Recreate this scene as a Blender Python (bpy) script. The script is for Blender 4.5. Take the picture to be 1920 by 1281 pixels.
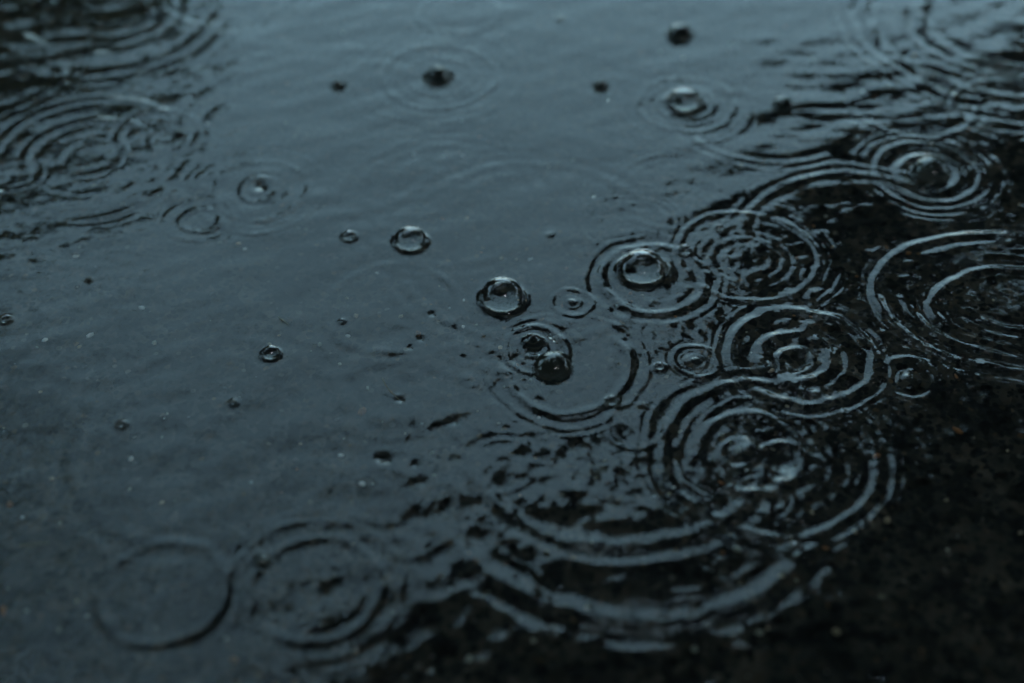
import bpy, math, random
import numpy as np

for o in list(bpy.data.objects):
    bpy.data.objects.remove(o, do_unlink=True)
scene = bpy.context.scene
COL = scene.collection
rng = np.random.default_rng(11)
random.seed(11)

# ------------------------------------------------------------------ camera
DIST = 0.445                       # metres from lens to the aimed point on the water
DEP = math.radians(43.0)           # looking down
LENS, SENSOR = 50.0, 36.0
CAM = np.array([0.0, -DIST * math.cos(DEP), DIST * math.sin(DEP)])
cam_data = bpy.data.cameras.new('camera')
cam_data.lens = LENS
cam_data.sensor_width = SENSOR
cam_data.clip_start = 0.005
cam_data.clip_end = 2000.0
cam_data.dof.use_dof = True
cam_data.dof.focus_distance = 0.447
cam_data.dof.aperture_fstop = 4.6
cam = bpy.data.objects.new('camera', cam_data)
cam.location = CAM
cam.rotation_euler = (math.pi / 2 - DEP, 0, 0)
COL.objects.link(cam)
scene.camera = cam

# ------------------------------------------------------------------ sky, sun, exposure
SUN_EL, SUN_AZ = math.radians(58), math.radians(135)
world = bpy.data.worlds.new('World')
scene.world = world
world.use_nodes = True
nt = world.node_tree
nt.nodes.clear()
w_out = nt.nodes.new('ShaderNodeOutputWorld')
w_bg = nt.nodes.new('ShaderNodeBackground')
w_sky = nt.nodes.new('ShaderNodeTexSky')
w_sky.sky_type = 'NISHITA'
w_sky.sun_disc = False
w_sky.sun_elevation = SUN_EL
w_sky.sun_rotation = SUN_AZ
w_sky.air_density = 1.0
w_sky.dust_density = 3.0
w_hsv = nt.nodes.new('ShaderNodeHueSaturation')
w_hsv.inputs['Saturation'].default_value = 0.88      # high cloud greys the blue
w_hsv.inputs['Hue'].default_value = 0.453
w_bg.inputs['Strength'].default_value = 0.15
nt.links.new(w_sky.outputs[0], w_hsv.inputs['Color'])
nt.links.new(w_hsv.outputs[0], w_bg.inputs['Color'])
nt.links.new(w_bg.outputs[0], w_out.inputs['Surface'])

sun_data = bpy.data.lights.new('sun', 'SUN')
sun_data.energy = 0.5
sun_data.angle = math.radians(40)
sun_data.color = (1.0, 0.96, 0.9)
sun = bpy.data.objects.new('sun', sun_data)
sun.rotation_euler = (math.pi / 2 - SUN_EL, 0, math.pi - SUN_AZ)
COL.objects.link(sun)

scene.view_settings.view_transform = 'Standard'
scene.view_settings.look = 'None'
scene.view_settings.exposure = 2.88
scene.view_settings.gamma = 1.0
scene.view_settings.use_curve_mapping = False
scene.cycles.use_denoising = True
scene.cycles.max_bounces = 12
scene.cycles.transmission_bounces = 8
scene.cycles.transparent_max_bounces = 16
scene.cycles.sample_clamp_indirect = 4.0


# ------------------------------------------------------------------ helpers
FPX = LENS / SENSOR * 1920.0
FW = np.array([0.0, math.cos(DEP), -math.sin(DEP)])
UP = np.array([0.0, math.sin(DEP), math.cos(DEP)])
RT = np.array([1.0, 0.0, 0.0])


def at(px, py, z=0.0):
    """photograph pixel -> point on the horizontal plane z"""
    d = FW + RT * (px - 960.0) / FPX - UP * (py - 640.5) / FPX
    return CAM + d * ((z - CAM[2]) / d[2])


def scale_at(px, py):
    """metres per photograph pixel across the view at that water point"""
    return float(np.dot(at(px, py) - CAM, FW)) / FPX


def tag(o, label=None, cat=None, group=None, kind=None):
    if label: o['label'] = label
    if cat: o['category'] = cat
    if group: o['group'] = group
    if kind: o['kind'] = kind
    return o


def link(o, parent=None):
    COL.objects.link(o)
    if parent is not None:
        o.parent = parent
    return o


def mesh_np(name, verts, quads, mat=None, smooth=True):
    me = bpy.data.meshes.new(name)
    verts = np.ascontiguousarray(verts, dtype=np.float32)
    faces = np.ascontiguousarray(quads, dtype=np.int32)
    n, k = faces.shape
    me.vertices.add(len(verts))
    me.vertices.foreach_set('co', verts.ravel())
    me.loops.add(n * k)
    me.loops.foreach_set('vertex_index', faces.ravel())
    me.polygons.add(n)
    me.polygons.foreach_set('loop_start', np.arange(0, n * k, k, dtype=np.int32))
    try:
        me.polygons.foreach_set('loop_total', np.full(n, k, dtype=np.int32))
    except Exception:
        pass
    me.polygons.foreach_set('use_smooth', np.full(n, smooth, dtype=bool))
    me.update(calc_edges=True)
    me.validate()
    if mat: me.materials.append(mat)
    return me


_G = np.random.default_rng(5).random((256, 256, 2)) * 2 - 1
_G /= np.linalg.norm(_G, axis=2, keepdims=True)


def noise(x, y, seed=0):
    """2-D gradient noise, about -1..1"""
    x = x + seed * 17.31
    y = y + seed * 9.77
    xi = np.floor(x).astype(np.int64)
    yi = np.floor(y).astype(np.int64)
    fx, fy = x - xi, y - yi
    u = fx * fx * fx * (fx * (fx * 6 - 15) + 10)
    v = fy * fy * fy * (fy * (fy * 6 - 15) + 10)

    def g(ix, iy, dx, dy):
        a = _G[ix & 255, iy & 255]
        return a[..., 0] * dx + a[..., 1] * dy
    n00 = g(xi, yi, fx, fy)
    n10 = g(xi + 1, yi, fx - 1, fy)
    n01 = g(xi, yi + 1, fx, fy - 1)
    n11 = g(xi + 1, yi + 1, fx - 1, fy - 1)
    return 1.5 * ((n00 * (1 - u) + n10 * u) * (1 - v) + (n01 * (1 - u) + n11 * u) * v)


_J = np.random.default_rng(8).random((256, 256, 3))


def cells(x, y):
    """cellular noise: distance to nearest point, gap to second, random of the cell"""
    xi = np.floor(x).astype(np.int64)
    yi = np.floor(y).astype(np.int64)
    d1 = np.full(x.shape, 9.0)
    d2 = np.full(x.shape, 9.0)
    rv = np.zeros(x.shape)
    for i in (-1, 0, 1):
        for j in (-1, 0, 1):
            cx, cy = xi + i, yi + j
            jj = _J[cx & 255, cy & 255]
            d = np.hypot(cx + jj[..., 0] - x, cy + jj[..., 1] - y)
            near = d < d1
            d2 = np.where(near, d1, np.minimum(d2, d))
            rv = np.where(near, jj[..., 2], rv)
            d1 = np.minimum(d1, d)
    return d1, d2 - d1, rv


def axis(lo, hi, step, far, growth):
    """coordinates: even steps between lo and hi, growing steps out to +-far"""
    mid = np.arange(lo, hi + step * 0.5, step)
    up_, s, v = [], step, mid[-1]
    while v < far:
        s *= growth
        v += s
        up_.append(v)
    dn, s, v = [], step, mid[0]
    while v > -far:
        s *= growth
        v -= s
        dn.append(v)
    return np.concatenate([np.array(dn[::-1]), mid, np.array(up_)])


def grid_mesh(name, xs, ys, hfun, mat):
    X, Y = np.meshgrid(xs, ys)
    Z = hfun(X, Y)
    nx, ny = len(xs), len(ys)
    V = np.stack([X.ravel(), Y.ravel(), Z.ravel()], 1)
    idx = np.arange(nx * ny, dtype=np.int32).reshape(ny, nx)
    Q = np.stack([idx[:-1, :-1].ravel(), idx[:-1, 1:].ravel(), idx[1:, 1:].ravel(), idx[1:, :-1].ravel()], 1)
    return mesh_np(name, V, Q, mat)


def sstep(a, b, x):
    t = np.clip((x - a) / (b - a), 0, 1)
    return t * t * (3 - 2 * t)


# ------------------------------------------------------------------ materials
def new_mat(name):
    m = bpy.data.materials.new(name)
    m.use_nodes = True
    t = m.node_tree
    t.nodes.clear()
    out = t.nodes.new('ShaderNodeOutputMaterial')
    return m, t, out


def mat_water():
    m, t, out = new_mat('rain_water')
    g = t.nodes.new('ShaderNodeBsdfGlass')
    g.inputs['IOR'].default_value = 1.333
    g.inputs['Roughness'].default_value = 0.0
    g.inputs['Color'].default_value = (0.95, 0.98, 0.97, 1)
    t.links.new(g.outputs[0], out.inputs['Surface'])
    return m


def mat_film():
    """a bubble's soap-thin film: it mirrors like water and lets the rest straight through"""
    m, t, out = new_mat('bubble_film')
    fr = t.nodes.new('ShaderNodeFresnel')
    fr.inputs['IOR'].default_value = 1.333
    mul = t.nodes.new('ShaderNodeMath')
    mul.operation = 'MULTIPLY'
    mul.use_clamp = True
    mul.inputs[1].default_value = 1.6           # both faces of the film reflect
    tr = t.nodes.new('ShaderNodeBsdfTransparent')
    tr.inputs['Color'].default_value = (0.97, 0.98, 0.98, 1)
    gl = t.nodes.new('ShaderNodeBsdfGlossy')
    gl.inputs['Roughness'].default_value = 0.0
    gl.inputs['Color'].default_value = (1, 1, 1, 1)
    mx = t.nodes.new('ShaderNodeMixShader')
    t.links.new(fr.outputs[0], mul.inputs[0])
    t.links.new(mul.outputs[0], mx.inputs[0])
    t.links.new(tr.outputs[0], mx.inputs[1])
    t.links.new(gl.outputs[0], mx.inputs[2])
    t.links.new(mx.outputs[0], out.inputs['Surface'])
    return m


def mat_asphalt():
    m, t, out = new_mat('wet_asphalt')
    N, L = t.nodes.new, t.links.new
    co = N('ShaderNodeTexCoord')
    p = N('ShaderNodeBsdfPrincipled')
    p.inputs['Roughness'].default_value = 0.6
    p.inputs['Specular IOR Level'].default_value = 0.08      # under water the stone hardly shines
    # binder with soft dirt patches
    n1 = N('ShaderNodeTexNoise')
    n1.inputs['Scale'].default_value = 55
    n1.inputs['Detail'].default_value = 8
    r1 = N('ShaderNodeValToRGB')
    r1.color_ramp.elements[0].position = 0.3
    r1.color_ramp.elements[0].color = (0.007, 0.0068, 0.0066, 1)
    r1.color_ramp.elements[1].position = 0.75
    r1.color_ramp.elements[1].color = (0.044, 0.039, 0.032, 1)
    # fine aggregate: each cell a grain of its own tone
    v = N('ShaderNodeTexVoronoi')
    v.inputs['Scale'].default_value = 420
    v.inputs['Randomness'].default_value = 1.0
    sep = N('ShaderNodeSeparateColor')
    r2 = N('ShaderNodeValToRGB')
    cr = r2.color_ramp
    cr.interpolation = 'CONSTANT'
    cr.elements[0].position = 0.0
    cr.elements[0].color = (0.008, 0.008, 0.0085, 1)
    for pos, c in ((0.45, (0.013, 0.0125, 0.012)), (0.70, (0.022, 0.02, 0.017)), (0.88, (0.038, 0.029, 0.02)), (0.95, (0.055, 0.052, 0.047)), (0.98, (0.07, 0.046, 0.025))):
        e = cr.elements.new(pos)
        e.color = (*c, 1)
    cr.elements[-1].position = 0.99
    cr.elements[-1].color = (0.08, 0.075, 0.062, 1)
    lt = N('ShaderNodeMath')
    lt.operation = 'LESS_THAN'
    lt.inputs[1].default_value = 0.42
    mx = N('ShaderNodeMix')
    mx.data_type = 'RGBA'
    L(co.outputs['Object'], n1.inputs['Vector'])
    L(co.outputs['Object'], v.inputs['Vector'])
    L(n1.outputs['Fac'], r1.inputs['Fac'])
    L(v.outputs['Color'], sep.inputs[0])
    L(sep.outputs[0], r2.inputs['Fac'])
    L(v.outputs['Distance'], lt.inputs[0])
    L(lt.outputs[0], mx.inputs['Factor'])
    L(r1.outputs['Color'], mx.inputs[6])
    L(r2.outputs['Color'], mx.inputs[7])
    # coarse chippings: each a shade lighter, darker or browner
    v2 = N('ShaderNodeTexVoronoi')
    v2.inputs['Scale'].default_value = 330
    s2 = N('ShaderNodeSeparateColor')
    r3 = N('ShaderNodeValToRGB')
    r3.color_ramp.elements[0].position = 0.1
    r3.color_ramp.elements[0].color = (0.36, 0.37, 0.39, 1)
    r3.color_ramp.elements[1].position = 0.95
    r3.color_ramp.elements[1].color = (1.75, 1.6, 1.38, 1)
    ml = N('ShaderNodeMix')
    ml.data_type = 'RGBA'
    ml.blend_type = 'MULTIPLY'
    ml.inputs['Factor'].default_value = 1.0
    L(co.outputs['Object'], v2.inputs['Vector'])
    L(v2.outputs['Color'], s2.inputs[0])
    L(s2.outputs[1], r3.inputs['Fac'])
    L(mx.outputs[2], ml.inputs[6])
    L(r3.outputs['Color'], ml.inputs[7])
    L(ml.outputs[2], p.inputs['Base Color'])
    nb = N('ShaderNodeTexNoise')
    nb.inputs['Scale'].default_value = 900
    nb.inputs['Detail'].default_value = 4
    bp = N('ShaderNodeBump')
    bp.inputs['Strength'].default_value = 0.5
    bp.inputs['Distance'].default_value = 0.0008
    L(co.outputs['Object'], nb.inputs['Vector'])
    L(nb.outputs['Fac'], bp.inputs['Height'])
    L(bp.outputs[0], p.inputs['Normal'])
    L(p.outputs[0], out.inputs['Surface'])
    return m


def mat_simple(name, c1, c2, scale, rough, spec=0.1):
    m, t, out = new_mat(name)
    N, L = t.nodes.new, t.links.new
    co = N('ShaderNodeTexCoord')
    n1 = N('ShaderNodeTexNoise')
    n1.inputs['Scale'].default_value = scale
    n1.inputs['Detail'].default_value = 5
    r = N('ShaderNodeValToRGB')
    r.color_ramp.elements[0].position = 0.35
    r.color_ramp.elements[1].position = 0.65
    r.color_ramp.elements[0].color = (*c1, 1)
    r.color_ramp.elements[1].color = (*c2, 1)
    p = N('ShaderNodeBsdfPrincipled')
    p.inputs['Roughness'].default_value = rough
    p.inputs['Specular IOR Level'].default_value = spec
    L(co.outputs['Object'], n1.inputs['Vector'])
    L(n1.outputs['Fac'], r.inputs['Fac'])
    L(r.outputs['Color'], p.inputs['Base Color'])
    L(p.outputs[0], out.inputs['Surface'])
    return m


M_WATER = mat_water()
M_FILM = mat_film()
M_ASPHALT = mat_asphalt()
M_LEAF = mat_simple('dark_foliage', (0.014, 0.024, 0.010), (0.04, 0.06, 0.022), 3.0, 0.7)
M_BARK = mat_simple('wet_bark', (0.02, 0.016, 0.012), (0.06, 0.05, 0.04), 9.0, 0.8)
M_STONE = [
    mat_simple('pale_grey_stone', (0.40, 0.41, 0.39), (0.62, 0.63, 0.60), 900, 0.5),
    mat_simple('tan_stone', (0.28, 0.22, 0.14), (0.48, 0.39, 0.26), 900, 0.5),
    mat_simple('rust_stone', (0.20, 0.085, 0.035), (0.36, 0.16, 0.065), 900, 0.5),
    mat_simple('olive_grey_stone', (0.20, 0.20, 0.16), (0.36, 0.36, 0.28), 900, 0.5),
    mat_simple('dark_grey_stone', (0.06, 0.06, 0.06), (0.13, 0.13, 0.12), 900, 0.5),
]
M_STRAW = mat_simple('pale_straw', (0.30, 0.28, 0.17), (0.45, 0.43, 0.30), 600, 0.6)

# ------------------------------------------------------------------ what rain has done to the surface
# bubbles: px, py, width in photo pixels, dome height / radius, label
BUB = [
    (942, 562, 84, 0.90, 'largest clear domed bubble at the middle of the puddle, ringed in black'),
    (770, 454, 62, 0.80, 'mid-sized glossy bubble with a bright eye, left of and behind the largest bubble'),
    (655, 445, 27, 0.75, 'small bubble just left of the glossy bubble with the bright eye'),
    (509, 665, 34, 0.90, 'lone black-rimmed bubble on the calm water left of the middle'),
    (1203, 508, 90, 0.66, 'wide wobbly bubble inside its own dark ring, right of the largest bubble'),
    (1284, 472, 26, 0.95, 'small round bubble at the upper right shoulder of the wide wobbly bubble'),
    (1350, 429, 17, 0.9, 'tiny bubble inside the broad faint ring above the wide wobbly bubble'),
    (1147, 754, 24, 0.9, 'small sparkling bubble by the lower right edge of the ring round the dark capped drop'),
    (1237, 689, 19, 0.9, 'tiny bubble at the left edge of the small bullseye ring'),
    (1283, 193, 64, 0.7, 'blurred pale-topped bubble inside the misty ring of the upper right'),
    (12, 601, 22, 0.85, 'small bubble cut close by the left edge of the picture'),
    (230, 797, 17, 0.85, 'tiny bubble alone on the dim water of the lower left'),
    (438, 756, 13, 0.8, 'speck-sized bubble below and left of the lone black-rimmed bubble'),
    (642, 603, 10, 0.8, 'pinhead bubble between the lone black-rimmed bubble and the largest bubble'),
    (1886, 447, 26, 0.8, 'small bubble riding the crest of the big ring at the right edge'),
    (1051, 37, 13, 0.7, 'faint pinprick bubble at the top edge, middle'),
    (1490, 1032, 30, 0.75, 'dim sparkling bubble in the black water at the lower right'),
    (1030, 441, 9, 0.8, 'pinprick bubble on calm water above the largest bubble'),
]

# rings: px, py, horizontal radius px, slope, wavelength px, packet width (in wavelengths), raggedness
RINGS = [
    (305, 1112, 120, 0.125, 50, 0.42, 0.25), (305, 1112, 70, 0.03, 40, 0.5, 0.9), (305, 1112, 178, 0.035, 30, 0.6, 0.6),
    (590, 1102, 124, 0.115, 50, 0.42, 0.40), (590, 1102, 170, 0.070, 30, 0.6, 0.8), (590, 1102, 60, 0.02, 40, 0.7, 1.0),
    (135, 1050, 60, 0.060, 30, 0.45, 0.3),
    (1062, 690, 118, 0.260, 42, 0.42, 0.35, -60, 110), (1062, 690, 152, 0.100, 20, 0.9, 0.9), (1005, 655, 62, 0.280, 28, 0.6, 0.8), (1005, 650, 24, 0.24, 24, 0.7, 0.6),
    (1222, 524, 98, 0.260, 42, 0.42, 0.6), (1222, 524, 128, 0.080, 18, 0.9, 0.9),
    (1402, 480, 130, 0.210, 30, 0.42, 0.6), (1402, 490, 70, 0.080, 22, 1.4, 1.2), (1402, 480, 172, 0.120, 17, 1.2, 1.0, 10, 90),
    (1743, 322, 96, 0.250, 26, 0.6, 0.3), (1743, 326, 58, 0.320, 40, 0.42, 0.25), (1743, 322, 136, 0.11, 18, 0.9, 0.9),
    (1905, 562, 262, 0.245, 50, 0.58, 0.3, 0, 400, 0.76), (1905, 580, 152, 0.245, 50, 0.45, 0.4, 110, 110, 0.76), (1905, 562, 205, 0.18, 36, 0.9, 0.9, 215, 70, 0.8),
    (1905, 562, 110, 0.19, 40, 0.6, 0.9, 250, 50, 0.8),
    (1502, 668, 130, 0.310, 48, 0.42, 0.45), (1502, 668, 160, 0.100, 18, 1.0, 0.9), (1490, 670, 64, 0.280, 44, 0.5, 1.0), (1490, 675, 26, 0.30, 34, 0.6, 0.7),
    (1303, 677, 44, 0.260, 24, 0.45, 0.35), (1303, 677, 18, 0.26, 18, 0.6, 0.4),
    (1700, 706, 54, 0.280, 30, 0.5, 0.3), (1700, 706, 20, 0.22, 26, 0.6, 0.5), (1700, 706, 80, 0.10, 15, 1.0, 0.9),
    (1440, 852, 196, 0.270, 42, 0.55, 0.55), (1405, 850, 102, 0.310, 48, 0.45, 0.6), (1440, 852, 150, 0.110, 24, 0.7, 1.0), (1440, 852, 232, 0.10, 20, 0.8, 0.9),
    (1475, 868, 52, 0.280, 38, 0.5, 0.7), (1385, 850, 36, 0.260, 34, 0.5, 0.7), (1432, 928, 42, 0.250, 22, 0.6, 0.45),
    (1160, 800, 288, 0.225, 50, 0.60, 0.5, -80, 70), (1180, 845, 388, 0.150, 84, 0.45, 0.45, -85, 62), (1180, 845, 338, 0.06, 34, 0.7, 1.0, -85, 60),
    (822, 142, 108, 0.130, 30, 0.50, 0.25), (822, 142, 64, 0.100, 28, 0.45, 0.3), (822, 142, 158, 0.050, 28, 0.6, 0.4),
    (860, 26, 74, 0.130, 28, 0.45, 0.3),
    (1287, 196, 92, 0.170, 26, 0.45, 0.5), (1287, 196, 54, 0.16, 26, 0.5, 0.6), (1287, 196, 125, 0.07, 20, 0.8, 0.8),
    (488, 356, 88, 0.120, 30, 0.42, 0.9), (488, 356, 34, 0.15, 28, 0.5, 0.6), (488, 356, 125, 0.07, 22, 0.7, 0.8),
    (376, 412, 36, 0.200, 28, 0.42, 0.35), (376, 412, 64, 0.09, 20, 0.7, 0.6),
    (300, 250, 76, 0.200, 36, 0.42, 0.4, 150, 80), (300, 250, 76, 0.08, 28, 0.5, 0.9), (318, 262, 36, 0.10, 24, 0.6, 0.7),
    (172, 292, 118, 0.200, 40, 0.42, 0.4, 125, 85), (172, 292, 118, 0.05, 30, 0.5, 1.1), (172, 292, 186, 0.170, 38, 0.45, 0.5, 115, 80), (172, 292, 190, 0.08, 28, 0.7, 1.2, -60, 90), (172, 292, 60, 0.03, 30, 0.7, 1.1),
    (28, 330, 48, 0.160, 26, 0.45, 0.6),
    (200, 20, 215, 0.110, 40, 0.80, 1.3, -80, 90), (200, 20, 120, 0.08, 42, 0.8, 1.3), (-40, 140, 150, 0.05, 38, 0.9, 1.3), (430, -20, 130, 0.09, 28, 0.8, 1.1),
    (1890, 40, 265, 0.180, 38, 0.75, 0.9), (1890, 40, 165, 0.150, 40, 0.8, 0.9), (1890, 40, 325, 0.10, 24, 0.7, 0.9),
    (1710, 190, 118, 0.130, 26, 0.6, 0.9, -90, 100), (1880, 200, 90, 0.16, 24, 0.8, 1.0),
    (1440, 190, 195, 0.110, 28, 0.9, 1.2, -85, 70), (1630, 470, 240, 0.15, 34, 0.8, 1.2, 100, 60),
    (1072, 566, 36, 0.170, 24, 0.45, 0.5), (1072, 566, 14, 0.16, 18, 0.6, 0.4),
    (738, 575, 128, 0.075, 40, 0.45, 0.8), (655, 96, 22, 0.10, 22, 0.5, 0.3),
    (1192, 800, 52, 0.150, 26, 0.6, 0.9), (942, 872, 64, 0.050, 26, 0.6, 1.0),
    (1270, 360, 120, 0.07, 20, 1.2, 0.9), (1180, 420, 90, 0.07, 17, 1.2, 1.0),
    (1000, 460, 260, 0.045, 40, 1.1, 0.7), (840, 380, 180, 0.035, 36, 1.2, 0.8), (600, 250, 260, 0.030, 50, 1.2, 0.8), (400, 820, 260, 0.030, 56, 1.0, 0.9),
]

# single humps (+) and dimples (-): px, py, radius px, height / radius
HUMPS = [(720, 858, 12, -0.55), (1002, 640, 16, 0.9), (1490, 684, 20, -0.5), (748, 748, 9, -0.35), (1300, 676, 9, 0.5), (1400, 845, 26, 0.35), (1475, 868, 26, -0.30),
         (490, 350, 13, -0.3), (1700, 706, 14, 0.4), (1072, 566, 9, 0.4), (1285, 200, 24, -0.25), (575, 1098, 9, -0.10), (612, 1118, 10, -0.10), (545, 1146, 10, -0.10), (624, 1075, 8, -0.10), (745, 742, 7, 0.3),
         (815, 590, 8, -0.3), (790, 905, 9, -0.3), (775, 872, 9, -0.3), (850, 792, 10, -0.3), (790, 640, 8, -0.25), (770, 655, 7, -0.25)]

# patches of chop: px, py, radius x px, radius y px, slope, grain px
CHOP = [
    (1480, 520, 280, 150, 0.08, 28), (1500, 690, 130, 90, 0.16, 26), (1400, 860, 150, 100, 0.14, 26), (1000, 660, 110, 70, 0.13, 20),
    (1120, 850, 330, 120, 0.06, 30), (1680, 180, 300, 130, 0.11, 34, 2.2), (1250, 620, 260, 90, 0.07, 24), (1000, 1040, 320, 110, 0.075, 62, 0.7), (1020, 890, 240, 90, 0.075, 44, 0.6),
    (120, 70, 330, 110, 0.13, 40, 2.6), (200, 330, 300, 120, 0.032, 30), (1700, 980, 400, 330, 0.045, 26), (1250, 470, 240, 130, 0.075, 20),
    (890, 740, 130, 160, 0.085, 32, 0.8), (1600, 820, 200, 90, 0.10, 24), (1750, 600, 250, 160, 0.07, 30), (880, 1130, 240, 110, 0.085, 60, 0.8), (580, 1100, 110, 80, 0.015, 34),
]


# drops standing on the surface: px, py, width px, height / radius, label
BEADS = [
    (1037, 690, 74, 0.78, 'dark drop with a bright cap, just below the largest bubble'),
    (1275, 66, 50, 0.78, 'blurred dark drop with a pale cap near the top edge, right of middle'),
    (1468, 198, 40, 0.78, 'blurred dark drop among the choppy ripples of the upper right'),
    (1744, 324, 70, 0.78, 'blurred domed drop in the bullseye ring at the right'),
    (822, 146, 58, 0.75, 'blurred black drop at the centre of the pale double ring near the top'),
    (1126, 163, 32, 0.8, 'blurred small dark drop between the pale-capped top drop and the misty ring bubble'),
    (634, 162, 30, 0.7, 'blurred little dark drop left of the pale double ring near the top'),
    (335, 253, 28, 0.7, 'blurred dark drop inside the upper left ring'),
    (493, 1054, 34, 0.6, 'blurred dark drop at the upper left of the right-hand bottom ring'),
    (168, 526, 16, 0.6, 'tiny dark drop on calm water at left, above the pale flecks'),
]


def bead_profile(hr, nr=14):
    if hr == 0.78:                  # the big one is a full dome
        return [(math.sin(i / nr * 1.5), hr * math.cos(i / nr * 1.5) - 0.07 * (i / nr) ** 3) for i in range(nr + 1)]
    rz = [(0.0, hr)]
    for i in range(1, nr + 1):
        t = i / nr
        rz.append((0.30 * math.sin(min(t / 0.35, 1) * math.pi / 2) + 0.70 * max(0, (t - 0.1) / 0.9) ** 1.3, hr * (1 - t ** 1.5) - 0.12 * t ** 4))
    return rz


def water_height(X, Y):
    # jostle the coordinates so that no ring is a perfect circle
    wx = 0.0016 * noise(X / 0.026, Y / 0.026, 1) + 0.0005 * noise(X / 0.008, Y / 0.008, 2)
    wy = 0.0016 * noise(X / 0.026, Y / 0.026, 3) + 0.0005 * noise(X / 0.008, Y / 0.008, 4)
    XW, YW = X + wx, Y + wy
    tex1 = noise(X / 0.012, Y / 0.012, 21)
    tex2 = noise(X / 0.006, Y / 0.006, 22)
    tex3 = noise(X / 0.0028, Y / 0.0028, 23)
    # slow swell and faint wind streaks
    H = 0.00009 * noise(X / 0.05 + 0.3 * Y / 0.05, Y / 0.022, 5)
    ca, sa = math.cos(0.5), math.sin(0.5)
    U, V = X * ca + Y * sa, -X * sa + Y * ca
    H = H + 0.00015 * noise(U / 0.028, V / 0.0100, 6) + 0.00006 * noise(Y / 0.020 - X / 0.05, X / 0.03 + Y / 0.011, 8)
    H = H + 0.000045 * noise(XW / 0.0078, YW / 0.0046, 7) * (0.5 + 0.8 * sstep(-0.5, 0.5, noise(X / 0.05, Y / 0.05, 10)))
    H = H + 0.000010 * noise(XW / 0.0030, YW / 0.0022, 11)
    fade = 1 - sstep(0.28, 0.45, np.maximum(np.abs(X), np.abs(Y - 0.04)))
    H = H * (0.3 + 0.7 * fade)
    for i, (px, py, rad, slope, lam, width, rag, *arc) in enumerate(RINGS):
        slope *= 0.9
        c = at(px, py)
        s = scale_at(px, py)
        r0, l = rad * s, max(lam * s, 0.0022)
        w = width * l
        k = 2 * math.pi / l
        x0, x1 = c[0] - r0 - 3.2 * w, c[0] + r0 + 3.2 * w
        y0, y1 = c[1] - r0 - 3.2 * w, c[1] + r0 + 3.2 * w
        ix = np.where((X[0] > x0) & (X[0] < x1))[0]
        iy = np.where((Y[:, 0] > y0) & (Y[:, 0] < y1))[0]
        if len(ix) == 0 or len(iy) == 0:
            continue
        sl = (slice(iy[0], iy[-1] + 1), slice(ix[0], ix[-1] + 1))
        dx, dy = XW[sl] - c[0], YW[sl] - c[1]
        if len(arc) > 2:
            dy = dy / arc[2]
        r = np.hypot(dx, dy) + 1e-9
        amp = 1 + rag * (0.9 * noise(dx / r * 1.6 + i * 3.1, dy / r * 1.6, 30 + i) + 0.9 * tex1[sl] + 0.5 * tex2[sl] + 0.25 * tex3[sl])
        if arc:                     # only part of the ring is left
            da = np.abs((np.degrees(np.arctan2(dy, dx)) - arc[0] + 180) % 360 - 180)
            amp = amp * (1 - sstep(0.65 * arc[1], 1.2 * arc[1], da))
        u = (r - r0) / w
        # short waves run ahead of the main crest
        kk = k * (1 + 0.12 * np.clip(u, -1, 2))
        core = sstep(0.0, 0.9 * l, r)
        H[sl] += slope / k * np.clip(amp, 0.0, 2.2) * np.cos(kk * (r - r0)) * np.exp(-u * u) * core
    for i, (px, py, rx, ry, slope, gr, *st) in enumerate(CHOP):
        c = at(px, py)
        s = scale_at(px, py)
        a, b = rx * s, ry * s / 0.68
        g = gr * s
        m = np.exp(-((X - c[0]) / a) ** 2 - ((Y - c[1]) / b) ** 2)
        ix = np.where(np.abs(X[0] - c[0]) < 2.1 * a)[0]
        iy = np.where(np.abs(Y[:, 0] - c[1]) < 2.1 * b)[0]
        sl = (slice(iy[0], iy[-1] + 1), slice(ix[0], ix[-1] + 1))
        gx_ = g * (st[0] if st else 1.0)          # some chop is drawn out sideways
        n = noise(XW[sl] / gx_, YW[sl] / g, 60 + i) + 0.28 * noise(XW[sl] / gx_ * 2.1, YW[sl] / g * 2.1, 80 + i)
        patch = 0.35 + 0.65 * sstep(-0.25, 0.45, noise(X[sl] / (g * 4), Y[sl] / (g * 4), 100 + i))
        H[sl] += slope * g * 0.45 * m[sl] * n * patch
    for (px, py, rad, q) in HUMPS:
        c = at(px, py)
        r0 = max(rad * scale_at(px, py), 0.0011)
        r2 = ((XW - c[0]) ** 2 + (YW - c[1]) ** 2) / r0 ** 2
        H += q * r0 * np.exp(-r2) * (1 - 0.35 * r2)
    # the water climbs each bubble's film, inside and out
    for (px, py, wpx, hr, _) in BUB:
        c = at(px, py)
        R = 0.5 * wpx * scale_at(px, py)
        r = np.hypot(X - c[0], Y - c[1])
        lam = max(0.11 * R, 0.00050)
        mh = min(0.11 * R + 0.0003, 0.0013)
        inside = np.clip((R - r) / R, 0, 1)
        calm = np.exp(-(np.clip(r - 0.9 * R, 0, None) / (0.5 * R)) ** 2)
        H *= 1 - 0.75 * calm
        H += np.where(r > R, mh * np.exp(-(r - R) / lam), mh * np.exp(-(R - r) / (1.0 * lam))) - 0.06 * R * sstep(0.1, 0.9, inside)
    # the surface rises into each standing drop
    for (px, py, wpx, hr, _) in BEADS:
        c = at(px, py)
        R = 0.5 * wpx * scale_at(px, py)
        rz = np.array(bead_profile(hr))
        r = np.hypot(X - c[0], Y - c[1]) / R
        H = np.where(r < 1.02, R * (np.interp(r, rz[:, 0], rz[:, 1]) - 0.03), H)
    return H


SHORE = 1.35


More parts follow.
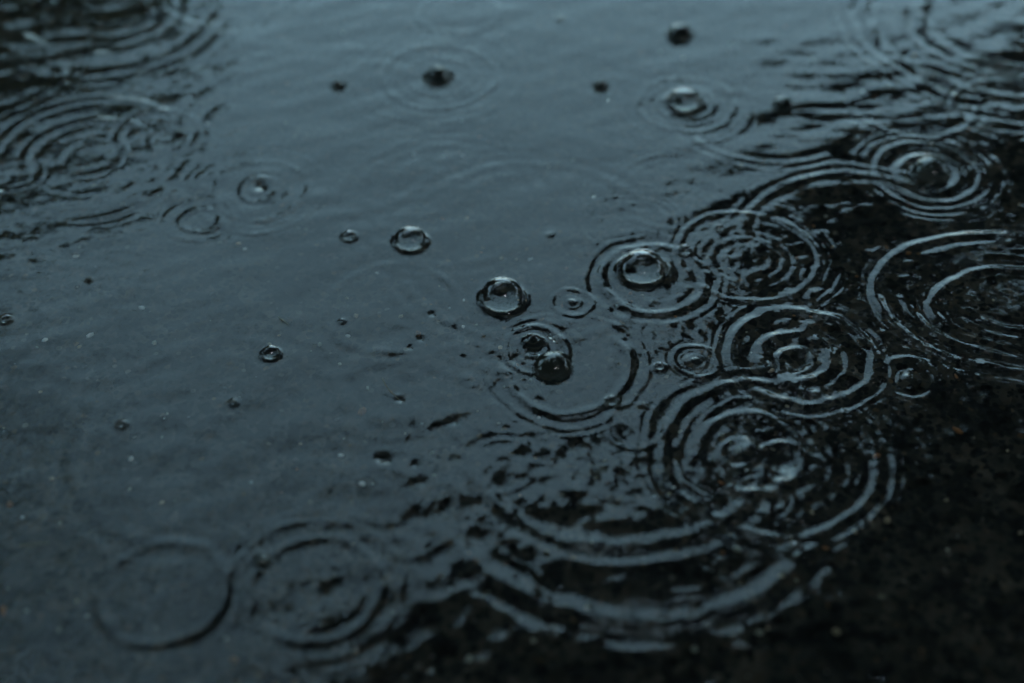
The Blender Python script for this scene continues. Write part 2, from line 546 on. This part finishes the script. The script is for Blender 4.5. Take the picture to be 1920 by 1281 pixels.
def ground_height(X, Y):
    d1, gap, rv = cells(X / 0.0048, Y / 0.0048)
    e1, egap, erv = cells(X / 0.0021 + 7.3, Y / 0.0021 + 2.9)
    grain = 0.0011 * (1 - np.clip(d1, 0, 1) ** 2) * (0.4 + 0.6 * rv) + 0.00045 * (1 - np.clip(e1, 0, 1) ** 2) * erv
    near = 1 - sstep(0.26, 0.42, np.maximum(np.abs(X), np.abs(Y - 0.04)))
    base = -0.0072 + 0.0012 * noise(X / 0.09, Y / 0.09, 9)
    # shallower towards the lower right
    base = base + 0.0038 * sstep(0.05, -0.14, Y) * sstep(-0.06, 0.12, X)
    rr = np.hypot(X, Y - 0.1) + 0.22 * noise(X / 0.5, Y / 0.5, 12)
    base = base + 0.016 * sstep(SHORE - 0.45, SHORE + 0.25, rr)
    return base + grain * near


# ------------------------------------------------------------------ ground
gx = axis(-0.245, 0.245, 0.0009, 600.0, 1.13)
gy = axis(-0.165, 0.245, 0.0009, 600.0, 1.13)
ground = link(bpy.data.objects.new('asphalt_ground', grid_mesh('asphalt_ground', gx, gy, ground_height, M_ASPHALT)))
tag(ground, 'dark wet asphalt under the rain water, flecked with pale and rusty stones', 'asphalt', kind='structure')

# ------------------------------------------------------------------ water
wxs = axis(-0.235, 0.235, 0.00043, 1.75, 1.09)
wys = axis(-0.150, 0.232, 0.00043, 1.75, 1.09)
water = link(bpy.data.objects.new('puddle_water', grid_mesh('puddle_water', wxs, wys, water_height, M_WATER)))
tag(water, 'rain puddle with spreading drop rings mirroring a dull sky and dark trees', 'puddle', kind='structure')


# ------------------------------------------------------------------ trees that darken the reflection
def tube(path, radii, sides=9):
    V, Q = [], []
    path = [np.array(p, float) for p in path]
    for i, p in enumerate(path):
        a = path[min(i + 1, len(path) - 1)] - path[max(i - 1, 0)]
        a /= np.linalg.norm(a)
        ref = np.array([1.0, 0, 0]) if abs(a[0]) < 0.8 else np.array([0, 1.0, 0])
        u = np.cross(a, ref); u /= np.linalg.norm(u)
        v = np.cross(a, u)
        for k in range(sides):
            t = 2 * math.pi * k / sides
            V.append(p + radii[i] * (u * math.cos(t) + v * math.sin(t)))
    for i in range(len(path) - 1):
        for k in range(sides):
            k2 = (k + 1) % sides
            Q.append((i * sides + k, i * sides + k2, (i + 1) * sides + k2, (i + 1) * sides + k))
    return V, Q


def wood_mesh(name, paths):
    V, Q = [], []
    for path, radii in paths:
        v, q = tube(path, radii)
        b = len(V)
        V += v
        Q += [tuple(b + i for i in f) for f in q]
    return mesh_np(name, np.array(V), np.array(Q), M_BARK)


def leaves_mesh(name, blobs, n, size, gen, extra=None):
    """leaf-sized bent faces scattered through clumps; blobs: (x, y, z, rx, ry, rz)"""
    B = np.array(blobs, float)
    vol = B[:, 3] * B[:, 4]
    pick = gen.choice(len(B), n, p=vol / vol.sum())
    d = gen.normal(size=(n, 3))
    d /= np.linalg.norm(d, axis=1, keepdims=True)
    rad = gen.random(n) ** 0.42 * (1 + 0.10 * gen.normal(size=n))
    P = B[pick, :3] + d * rad[:, None] * B[pick, 3:]
    L = size * (0.6 + 0.8 * gen.random(n))
    if extra is not None:
        P = np.concatenate([P, extra])
        L = np.concatenate([L, 0.09 * (0.6 + 0.8 * gen.random(len(extra)))])
        n = len(P)
    L = L[:, None]
    ax = gen.normal(size=(n, 3)); ax[:, 2] *= 0.5
    ax /= np.linalg.norm(ax, axis=1, keepdims=True)
    nn = gen.normal(size=(n, 3)); nn[:, 2] += 0.8
    sd = np.cross(ax, nn); sd /= np.linalg.norm(sd, axis=1, keepdims=True)
    up = np.cross(sd, ax)
    W = L * 0.30
    V = np.stack([P - ax * L * 0.5, P + sd * W + up * W * 0.35, P + ax * L * 0.5, P - sd * W + up * W * 0.35], 1).reshape(-1, 3)
    Q = np.arange(4 * n).reshape(n, 4)
    return mesh_np(name, V, Q, M_LEAF, smooth=False)


gen = np.random.default_rng(3)
def local(seq, off):
    return [(p[0] - off[0], p[1] - off[1], p[2] - off[2], *p[3:]) for p in seq]


def big_tree(loc, blobs, limbs, n, label, extra):
    r = link(bpy.data.objects.new('overhanging_tree', None))
    r.location = loc
    tag(r, label, 'tree')
    link(bpy.data.objects.new('crown', leaves_mesh('overhanging_crown', local(blobs, loc), n, 0.27, gen, extra - np.array(loc))), r)
    wood = [([(0, 0, -0.4), (0.05, 0.05, 1.2), (-0.05, 0.1, 3.0), (0.0, 0.2, 5.0), (0.2, 0.2, 7.4)], [0.34, 0.26, 0.22, 0.16, 0.05])]
    for (tx, ty) in limbs:
        a = np.array([0.0, 0.15, 3.4 + 0.6 * gen.random()])
        b = np.array([tx - loc[0], ty - loc[1], 6.6])
        wood.append(([a, a + (b - a) * 0.35 + np.array([0, 0, 0.7]), a + (b - a) * 0.7 + np.array([0, 0, 0.5]), b], [0.13, 0.09, 0.06, 0.02]))
    link(bpy.data.objects.new('trunk', wood_mesh('overhanging_trunk', wood)), r)


def sprays(pts, n, sig, z):
    """small loose leaves scattered about points, softening and dimming the mirrored sky"""
    P = np.array(pts, float)
    q = P[gen.integers(0, len(P), n)] + gen.normal(size=(n, 2)) * sig
    return np.column_stack([q, z + 0.4 * gen.normal(size=n)])


def fill(x0, x1, y0, y1, n, ok):
    out, tries = [], 0
    while len(out) < n and tries < 20000:
        tries += 1
        x, y = gen.uniform(x0, x1), gen.uniform(y0, y1)
        if ok(x, y) and all((x - q[0]) ** 2 + (y - q[1]) ** 2 > 0.8 for q in out):
            out.append((x, y, 6.6 + 0.35 * gen.normal(), 1.3, 1.3, 0.9))
    return out


# the tall tree whose crown hangs over the puddle from the right
edge = [(5.2, 9.4), (4.5, 9.1), (3.9, 8.8), (3.3, 8.5), (2.6, 8.1), (2.15, 7.5), (2.1, 6.8), (2.25, 6.1), (2.5, 5.5), (2.0, 4.8), (1.4, 4.3), (0.8, 4.2), (0.2, 4.15), (-0.2, 3.7), (-0.45, 3.2), (-0.7, 2.6)]
over = [(x, y, 6.35 + 0.2 * gen.normal(), 0.75, 0.75, 0.7) for x, y in edge]
over += over
over += fill(-0.6, 12, -10, 9.4, 110, lambda x, y: x > np.interp(y, [-10, 1.2, 2.8, 3.2, 4.2, 5.6, 6.6, 7.6, 9.5], [-0.6, -0.6, 0.2, 1.8, 3.0, 3.7, 3.6, 4.2, 5.6]))
over_sprays = sprays([(x - 0.1, y + 0.1) for x, y in edge], 5200, 0.5, 6.5)
big_tree((6.2, 0.4, 0.008), over, [(1.2, 3.4), (3.6, 7.2), (0.2, 0.6), (0.6, -3.2), (9.6, 3.6), (8.6, -4.5), (5.6, 6.0), (3.0, 1.0)], 115000,
         'dark leafy tree overhanging the puddle, mirrored as the black area at right', over_sprays)
# unseen neighbour behind the viewer, added to keep sky light off the asphalt
back = [(x, 2.1 + 0.25 * gen.normal(), 6.4, 0.8, 0.8, 0.7) for x in np.arange(-11, -0.9, 0.9)]
back += fill(-13, 0, -10, 1.6, 95, lambda x, y: True)
dimming_sprays = np.concatenate([sprays([(x, y_) for x in np.arange(-9, 0.3, 0.3) - 0.35 * (y_ - 2.6)], int(n_), 0.35, 6.5)
                              for y_, n_ in ((2.6, 3000), (3.2, 2400), (3.9, 1900), (4.6, 1300), (5.3, 800), (6.0, 350))])  # thinning leaf rows added to darken the mirrored sky towards the bottom
q_ = gen.random((8500, 2))
dimming_sprays = np.concatenate([dimming_sprays, np.column_stack([-2.5 - 5.0 * q_[:, 0] ** 0.6, 3.0 + 4.2 * q_[:, 1] ** 1.3, 6.5 + 0.4 * gen.normal(size=8500)])])  # more loose leaves, added to dim the mirrored sky at left
big_tree((-5.6, -2.6, 0.008), back, [(-0.8, 1.2), (-3.6, 1.6), (-7.2, 1.4), (-6.5, 5.5), (-4.6, 6.8), (-10, -1.0), (-8, -5.5), (-2.6, -5.5), (-1.0, -2.5)], 80000,
         'dark leafy tree added unseen behind the viewer to shade the asphalt, mirrored on the near slopes of the ripples', dimming_sprays)

# a ring of lesser trees closes the low sky all round
proto_blobs = [(0, 0, 3.2, 2.0, 2.0, 2.2), (1.3, 0.4, 2.6, 1.3, 1.3, 1.6), (-1.4, 0.3, 2.9, 1.3, 1.2, 1.7), (0.3, -1.3, 2.4, 1.3, 1.2, 1.5), (-0.4, 1.3, 2.5, 1.3, 1.2, 1.5), (0.4, 0.2, 4.7, 1.1, 1.1, 1.2), (0, 0, 1.2, 1.7, 1.7, 1.0), (0.2, 0, 0.5, 2.2, 2.2, 0.6)]
crown_me = leaves_mesh('round_crown', proto_blobs, 16000, 0.24, gen)
trunk_me = wood_mesh('round_trunk', [([(0, 0, -0.3), (0.05, 0, 1.2), (0, 0.06, 2.6), (0.05, 0, 4.6)], [0.2, 0.15, 0.11, 0.03]),
                                     ([(0, 0, 1.6), (0.7, 0.2, 2.5), (1.3, 0.4, 3.3)], [0.08, 0.06, 0.02]), ([(0, 0, 1.9), (-0.7, 0.2, 2.7), (-1.4, 0.3, 3.4)], [0.08, 0.06, 0.02])])


def round_tree(x, y, s, label, group=None):
    r = link(bpy.data.objects.new('leafy_tree', None))
    r.location = (x, y, 0.008)
    r.scale = (s, s, s)
    r.rotation_euler.z = random.uniform(0, 6.28)
    tag(r, label, 'tree', group)
    link(bpy.data.objects.new('crown', crown_me), r)
    link(bpy.data.objects.new('trunk', trunk_me), r)


round_tree(-6.1, 10.7, 1.50, 'leafy tree mirrored as the dark patch in the upper left corner')
for k in range(26):
    az = 2 * math.pi * (k + random.uniform(-0.2, 0.2)) / 26
    d = random.uniform(15, 19)
    el = math.radians(random.uniform(19, 23) if math.cos(az) > -0.2 else random.uniform(30, 36))  # rear trees made taller to shut out sky light from behind
    if abs((math.degrees(az) + 180) % 360 - 180) < 17:
        el = math.radians(random.uniform(6, 8))            # the way ahead lies open
    round_tree(d * math.sin(az), d * math.cos(az), d * math.tan(el) / 5.6,
               'low tree of the far ring round the wet ground, mirrored in bubble rims', 'trees ringing the wet ground')

# ------------------------------------------------------------------ bubbles
def dome_mesh(R, hr, wob, seed):
    g = np.random.default_rng(seed)
    ns, nr = 56, 18
    V = [(0, 0, hr * R)]
    ph = g.uniform(0, 6.28, 4)
    for i in range(1, nr + 1):
        t = i / nr * math.pi / 2
        for k in range(ns):
            a = 2 * math.pi * k / ns
            f = 1 + wob * (math.sin(2 * a + ph[0]) + 0.6 * math.sin(3 * a + ph[1])) * math.sin(t)
            V.append((R * f * math.sin(t) * math.cos(a), R * f * math.sin(t) * math.sin(a), hr * R * math.cos(t) * (1 + wob * math.sin(a + ph[2]))))
    F = []
    for i in range(nr - 1):
        for k in range(ns):
            k2 = (k + 1) % ns
            F.append((1 + i * ns + k, 1 + (i + 1) * ns + k, 1 + (i + 1) * ns + k2, 1 + i * ns + k2))
    me = bpy.data.meshes.new('bubble_film')
    F += [(0, 1 + k, 1 + (k + 1) % ns) for k in range(ns)]
    me.from_pydata(V, [], F)
    me.polygons.foreach_set('use_smooth', [True] * len(F))
    me.materials.append(M_FILM)
    return me


for i, (px, py, wpx, hr, label) in enumerate(BUB):
    R = 0.5 * wpx * scale_at(px, py)
    c = at(px, py)
    wob = 0.05 if wpx == 90 else 0.012
    b = link(bpy.data.objects.new('water_bubble', dome_mesh(R, hr, wob, i)))
    b.location = (c[0], c[1], min(0.11 * R + 0.0003, 0.0013) * 0.75)
    tag(b, label, 'bubble', 'bubbles floating on the puddle')

# ------------------------------------------------------------------ stones set in the asphalt
def stone_mesh(seed, mat):
    import bmesh
    g = random.Random(seed)
    bm = bmesh.new()
    bmesh.ops.create_icosphere(bm, subdivisions=1, radius=1.0)
    sx, sy, sz = g.uniform(0.8, 1.2), g.uniform(0.6, 0.95), g.uniform(0.45, 0.7)
    for v in bm.verts:
        f = g.uniform(0.72, 1.12)
        v.co.x *= sx * f
        v.co.y *= sy * f
        v.co.z *= sz * f
    me = bpy.data.meshes.new('stone')
    bm.to_mesh(me)
    bm.free()
    me.materials.append(mat)
    return me


STONES = [[stone_mesh(10 * m + k, M_STONE[m]) for k in range(4)] for m in range(5)]
# px, py, width px, colour (0 pale, 1 tan, 2 rust, 3 olive, 4 dark)
SEEN = [(170, 634, 17, 0), (150, 656, 13, 1), (86, 644, 13, 0), (291, 649, 14, 3), (267, 583, 14, 0), (77, 740, 11, 1), (143, 490, 12, 0), (149, 488, 8, 0), (450, 465, 13, 1), (461, 473, 12, 0),
        (248, 866, 13, 0), (98, 902, 15, 1), (245, 922, 12, 3), (472, 912, 11, 0), (680, 915, 14, 0), (565, 840, 10, 1), (640, 862, 12, 0), (700, 915, 10, 3), (305, 947, 12, 1), (44, 975, 11, 0),
        (20, 950, 18, 2), (52, 1150, 16, 3), (8, 1150, 22, 2), (440, 1242, 20, 2), (112, 1185, 14, 3), (165, 1160, 13, 3), (145, 1130, 12, 1), (830, 418, 13, 2), (875, 417, 13, 1), (708, 519, 10, 0),
        (653, 638, 11, 0), (652, 566, 10, 1), (668, 600, 13, 1), (752, 602, 14, 1), (940, 490, 12, 1), (968, 493, 11, 1), (995, 493, 12, 0), (785, 632, 16, 2), (638, 690, 13, 3), (680, 780, 24, 2),
        (690, 735, 10, 3), (792, 803, 8, 0), (1054, 581, 12, 2), (970, 692, 10, 2), (1182, 557, 11, 2), (1184, 572, 9, 2), (995, 722, 11, 3), (1003, 712, 9, 3), (1158, 581, 9, 0), (1366, 510, 9, 2),
        (1350, 918, 14, 2), (1380, 1042, 20, 3), (1462, 1095, 15, 1), (1353, 1047, 14, 2), (1545, 1040, 14, 2), (1520, 972, 12, 1), (1660, 988, 17, 1), (1772, 1045, 14, 3), (1792, 820, 22, 2), (1885, 857, 9, 1),
        (1640, 867, 13, 2), (1565, 1200, 20, 1), (1790, 716, 12, 2), (1405, 755, 10, 3), (1475, 768, 12, 1), (1487, 597, 10, 2), (1520, 598, 9, 2), (1265, 600, 9, 2), (1025, 1042, 12, 1), (880, 1045, 10, 2),
        (1255, 935, 13, 1), (1262, 925, 9, 0), (1225, 940, 9, 0), (1115, 905, 12, 1), (935, 800, 10, 3), (1010, 790, 11, 0), (1490, 1100, 10, 3), (1525, 430, 10, 2), (1560, 470, 12, 2), (1495, 490, 12, 2),
        (1700, 480, 12, 2), (1605, 525, 9, 2), (1660, 470, 10, 2), (1600, 1010, 13, 1), (1420, 1200, 18, 3), (1300, 1230, 22, 3), (1000, 1210, 18, 3), (1100, 1150, 16, 1), (880, 1240, 20, 3), (1770, 950, 13, 1)]
spots = [(px, py, w, c) for px, py, w, c in SEEN]
g = random.Random(77)
while len(spots) < 300:
    px, py = g.uniform(-40, 1960), g.uniform(60, 1330)
    w = 5.0 + 10.0 * g.random() ** 2.4
    # grit gathers in drifts
    if 0.5 + 0.9 * float(noise(np.array([px / 240.0]), np.array([py / 170.0]), 44)[0]) < g.random():
        continue
    left = px < 900
    c = g.choices((0, 1, 2, 3, 4), (0.06, 0.18, 0.05, 0.36, 0.35) if left else (0.02, 0.22, 0.20, 0.20, 0.36))[0]
    spots.append((px, py, w, c))
P = np.array([at(px, py, -0.0072 * 0.75) for px, py, w, c in spots])
# height of the ground at each spot
hz = ground_height(P[:, 0].copy(), P[:, 1].copy())
for i, (px, py, w, c) in enumerate(spots):
    s = scale_at(px, py) * w * 0.5
    o = bpy.data.objects.new('stone', STONES[c][i % 4])
    o.location = (P[i, 0], P[i, 1], hz[i] + 0.25 * s)
    o.rotation_euler = (0, 0, g.uniform(0, 6.28))
    o.scale = (s, s, s)
    link(o, ground)

# ------------------------------------------------------------------ bits afloat and flying drops
def needle(pts_px, r, label):
    pts = [at(x, y, z) for x, y, z in pts_px]
    o0 = pts[0]
    V, Q = tube([p - o0 for p in pts], [r * 0.7] + [r] * (len(pts) - 2) + [r * 0.4], 6)
    o = link(bpy.data.objects.new('straw_fibre', mesh_np('straw_fibre', np.array(V), np.array(Q), M_STRAW)))
    o.location = o0
    tag(o, label, 'fibre', 'pale fibres afloat on the puddle')


needle([(717, 709, 0.0035), (723, 722, 0.0022), (733, 735, 0.0010), (749, 750, 0.0002)], 0.00013, 'curved pale fibre poking from the water left of the dark capped drop')
needle([(522, 594, 0.0004), (530, 600, 0.0005), (541, 608, 0.0003)], 0.00014, 'short straight pale fibre above the lone black-rimmed bubble')
needle([(36, 1023, 0.0003), (60, 1021, 0.0004), (92, 1018, 0.0003)], 0.00016, 'yellowish straw fibre lying flat near the lower left edge')


def drop(px, py, z, wpx, stretch, label):
    import bmesh
    bm = bmesh.new()
    bmesh.ops.create_uvsphere(bm, u_segments=14, v_segments=10, radius=1.0)
    for v in bm.verts:
        v.co.z *= stretch
        if v.co.z > 0:
            v.co.x *= 1 - 0.25 * v.co.z / stretch
            v.co.y *= 1 - 0.25 * v.co.z / stretch
    me = bpy.data.meshes.new('splash_drop')
    bm.to_mesh(me); bm.free()
    me.polygons.foreach_set('use_smooth', [True] * len(me.polygons))
    me.materials.append(M_WATER)
    o = link(bpy.data.objects.new('splash_drop', me))
    c = at(px, py, z)
    s = 0.5 * wpx * scale_at(px, py)
    o.location = c
    o.scale = (s, s, s)
    tag(o, label, 'water drop', 'drops thrown up by the rain')


def bead(px, py, wpx, hr, label):
    """a rebounding drop: a solid hump of water standing on the puddle"""
    ns, nr = 28, 14
    prof = bead_profile(hr, nr)
    V = [(0, 0, hr)]
    for i in range(1, nr + 1):
        r, z = prof[i]
        for k in range(ns):
            a = 2 * math.pi * k / ns
            w = 1 + 0.06 * math.sin(2 * a + px) + 0.04 * math.sin(3 * a + py)
            V.append((r * w * math.cos(a), r * w * math.sin(a), z))
    F = [(0, 1 + k, 1 + (k + 1) % ns) for k in range(ns)]
    for i in range(nr - 1):
        for k in range(ns):
            k2 = (k + 1) % ns
            F.append((1 + i * ns + k, 1 + (i + 1) * ns + k, 1 + (i + 1) * ns + k2, 1 + i * ns + k2))
    me = bpy.data.meshes.new('rebound_drop')
    me.from_pydata(V, [], F)
    me.polygons.foreach_set('use_smooth', [True] * len(F))
    me.materials.append(M_WATER)
    o = link(bpy.data.objects.new('rebound_drop', me))
    s = 0.5 * wpx * scale_at(px, py)
    o.location = at(px, py)
    o.scale = (s, s, s)
    tag(o, label, 'water drop', 'dark drops standing on the puddle')


for b_ in BEADS:
    bead(*b_)
drop(1032, 631, 0.004, 11, 0.8, 'bright splash drop just above the dark drop with the bright cap')
drop(1039, 638, 0.003, 7, 0.9, 'lesser splash drop beside the bright one above the dark capped drop')
drop(1113, 366, 0.004, 7, 0.9, 'tiny bright drop over calm water between the largest bubble and the misty ring')
drop(1140, 184, 0.02, 7, 1.5, 'tiny falling drop below the blurred small dark bubble near the top')
drop(1400, 878, 0.003, 11, 0.9, 'splash drop glinting between the two swirls of the big lower right ring')
drop(3, 355, 0.003, 9, 0.9, 'white glinting drop at the left edge beside the cut-off ring')
